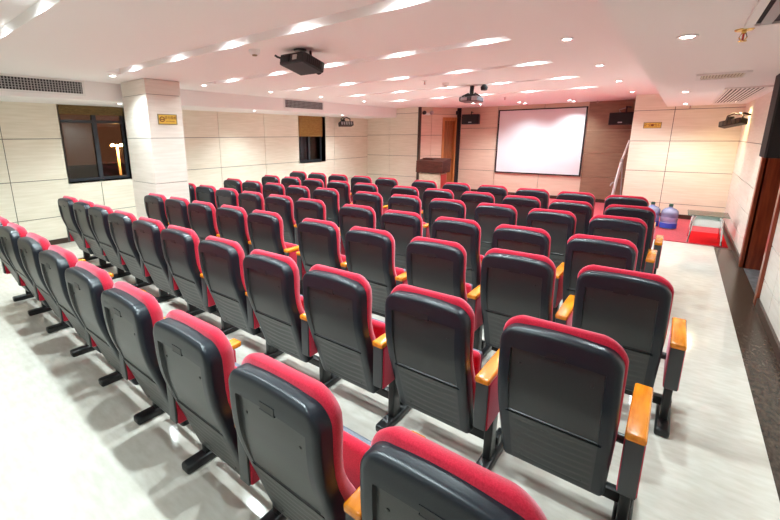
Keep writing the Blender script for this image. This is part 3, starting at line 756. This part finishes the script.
# ------------------------------------------------------------------ ceiling fittings
pj = thing('projector', 'black projector hanging from a ceiling mount under the grooved ceiling', 'projector', (-2.965, 2.96, 2.445), (math.radians(-13), 0, math.radians(2)))
MB().rbox((-.155, -.15, -.05), (.155, .16, .05), .014).build('body', M_black, pj)
MB().rbox((-.14, -.158, -.035), (-.02, -.149, .03), .004).build('port_panel', M_blackmat, pj)
MB().rbox((.02, -.157, -.02), (.075, -.149, .025), .004).build('rear_label', M_silver, pj)
MB().lathe([(.045, 0), (.05, .03), (.04, .035), (.035, .02), (.001, .02)], n=18, M=Matrix.Translation((.07, .155, 0)) @ Matrix.Rotation(-PI / 2, 4, 'X')).build('projection_lens', M_blackmat, pj, smooth=True)
vn = MB()
for k in range(8): vn.box((.1545, -.10 + k * .028, -.035), (.158, -.085 + k * .028, .035))
vn.build('side_vent', M_blackmat, pj)
mt = MB(); mt.tube([(0, 0, .055), (0, -.035, .142)], .017, 10); mt.box((-.10, -.012, .055), (.10, .012, .066)); mt.box((-.012, -.10, .055), (.012, .10, .066)); mt.tube([(.09, .02, .06), (.11, -.02, .10)], .012, 8)
mt.build('ceiling_mount', M_black, pj)
MB().tube([(-.148, -.12, .02), (-.19, -.15, .03), (-.215, -.16, .045)], .010, 8).build('cable', M_black, pj, smooth=True)
pl = MB().lathe([(.001, 0), (.06, 0), (.06, .012), (.001, .012)], (0, 0, 0), 18)
q = pl.build('mount_plate', M_black, pj); q.matrix_parent_inverse = (Matrix.Translation((-2.965, 2.96, 2.445)) @ Matrix.Rotation(math.radians(2), 4, 'Z') @ Matrix.Rotation(math.radians(-13), 4, 'X')).inverted(); q.location = (-2.965, 2.94, 2.558)

pk = thing('ceiling_projector', 'small dark silver projector hanging in front of the projection screen', 'projector', (-2.86, 6.84, 2.345), (math.radians(-4), 0, 0))
MB().rbox((-.165, -.13, -.042), (.165, .14, .038), .02).build('body', mat('graphite_plastic', (.06, .06, .07), .35), pk)
MB().rbox((.06, -.137, -.036), (.162, -.128, .034), .006).box((-.169, -.10, -.03), (-.165, .10, .02)).build('side_trim', M_silver, pk)
MB().rbox((-.13, -.136, -.03), (-.02, -.129, .02), .004).build('port_panel', M_silver, pk)
mt = MB(); mt.tube([(0, 0, .045), (0, 0, .222)], .034, 12); mt.rbox((-.09, -.07, .045), (.09, .07, .08), .01); mt.tube([(-.14, -.06, .045), (-.05, 0, .10)], .012, 8); mt.tube([(.14, .06, .045), (.05, 0, .10)], .012, 8)
mt.build('ceiling_mount', M_black, pk)
MB().lathe([(.001, 0), (.05, .002), (.06, .05), (.03, .09), (.001, .09)], (.20, .02, .135), 12).build('pan_camera', M_black, pk, smooth=True)
MB().lathe([(.001, .0), (.09, .0), (.09, .008), (.001, .008)], (.0, .0, .2165), 18).build('mount_plate', M_grille_white, pk)

def detector(x, y, z, label, big=False):
    t = thing('smoke_detector', label, 'smoke detector', (x, y, z), group='smoke detectors on the ceiling')
    MB().lathe([(.001, -.045), (.035, -.045), (.05, -.03), (.055, -.012), (.055, 0), (.001, 0)], n=20).build('housing', M_grille_white, t, smooth=True)
    MB().lathe([(.001, -.056), (.022, -.055), (.026, -.045), (.001, -.044)], n=14).build('sensor', M_signedge, t, smooth=True)
detector(-3.30, 2.66, ZC, 'small white smoke detector beside the black hanging projector')
detector(-3.05, 6.25, ZC, 'small white smoke detector near the silver hanging projector')
def sprinkler(x, y, z, label, m=M_grille_white):
    t = thing('sprinkler', label, 'sprinkler', (x, y, z), group='ceiling sprinklers')
    MB().lathe([(.001, -.008), (.034, -.008), (.04, -.003), (.04, 0), (.001, 0)], n=18).build('rosette', M_brass if m is M_brass else M_grille_white, t, smooth=True)
    MB().tube([(0, 0, -.008), (0, 0, -.022)], .010, 8).tube([(-.008, 0, -.02), (-.016, 0, -.04), (-.006, 0, -.058)], .003, 6).tube([(.008, 0, -.02), (.016, 0, -.04), (.006, 0, -.058)], .003, 6).lathe([(.018, -.062), (.018, -.058), (.001, -.057)], n=12).build('deflector_frame', M_brass if m is M_brass else M_silver, t, smooth=True)
    MB().tube([(0, 0, -.022), (0, 0, -.056)], .0045, 8).build('bulb', M_redled, t, smooth=True)
sprinkler(.175, 3.16, ZS, 'brass sprinkler with a red bulb beside the overhead louvered vent', M_brass)
sprinkler(-3.15, 5.75, ZC, 'small white sprinkler between two ceiling grooves')
sprinkler(-3.16, 9.4, ZC, 'tiny white sprinkler near the projection screen')
sprinkler(.02, 10.65, ZS, 'tiny sprinkler under the soffit above the front wall')
sprinkler(-1.75, 11.9, ZC, 'tiny white sprinkler above the brown stage cladding')
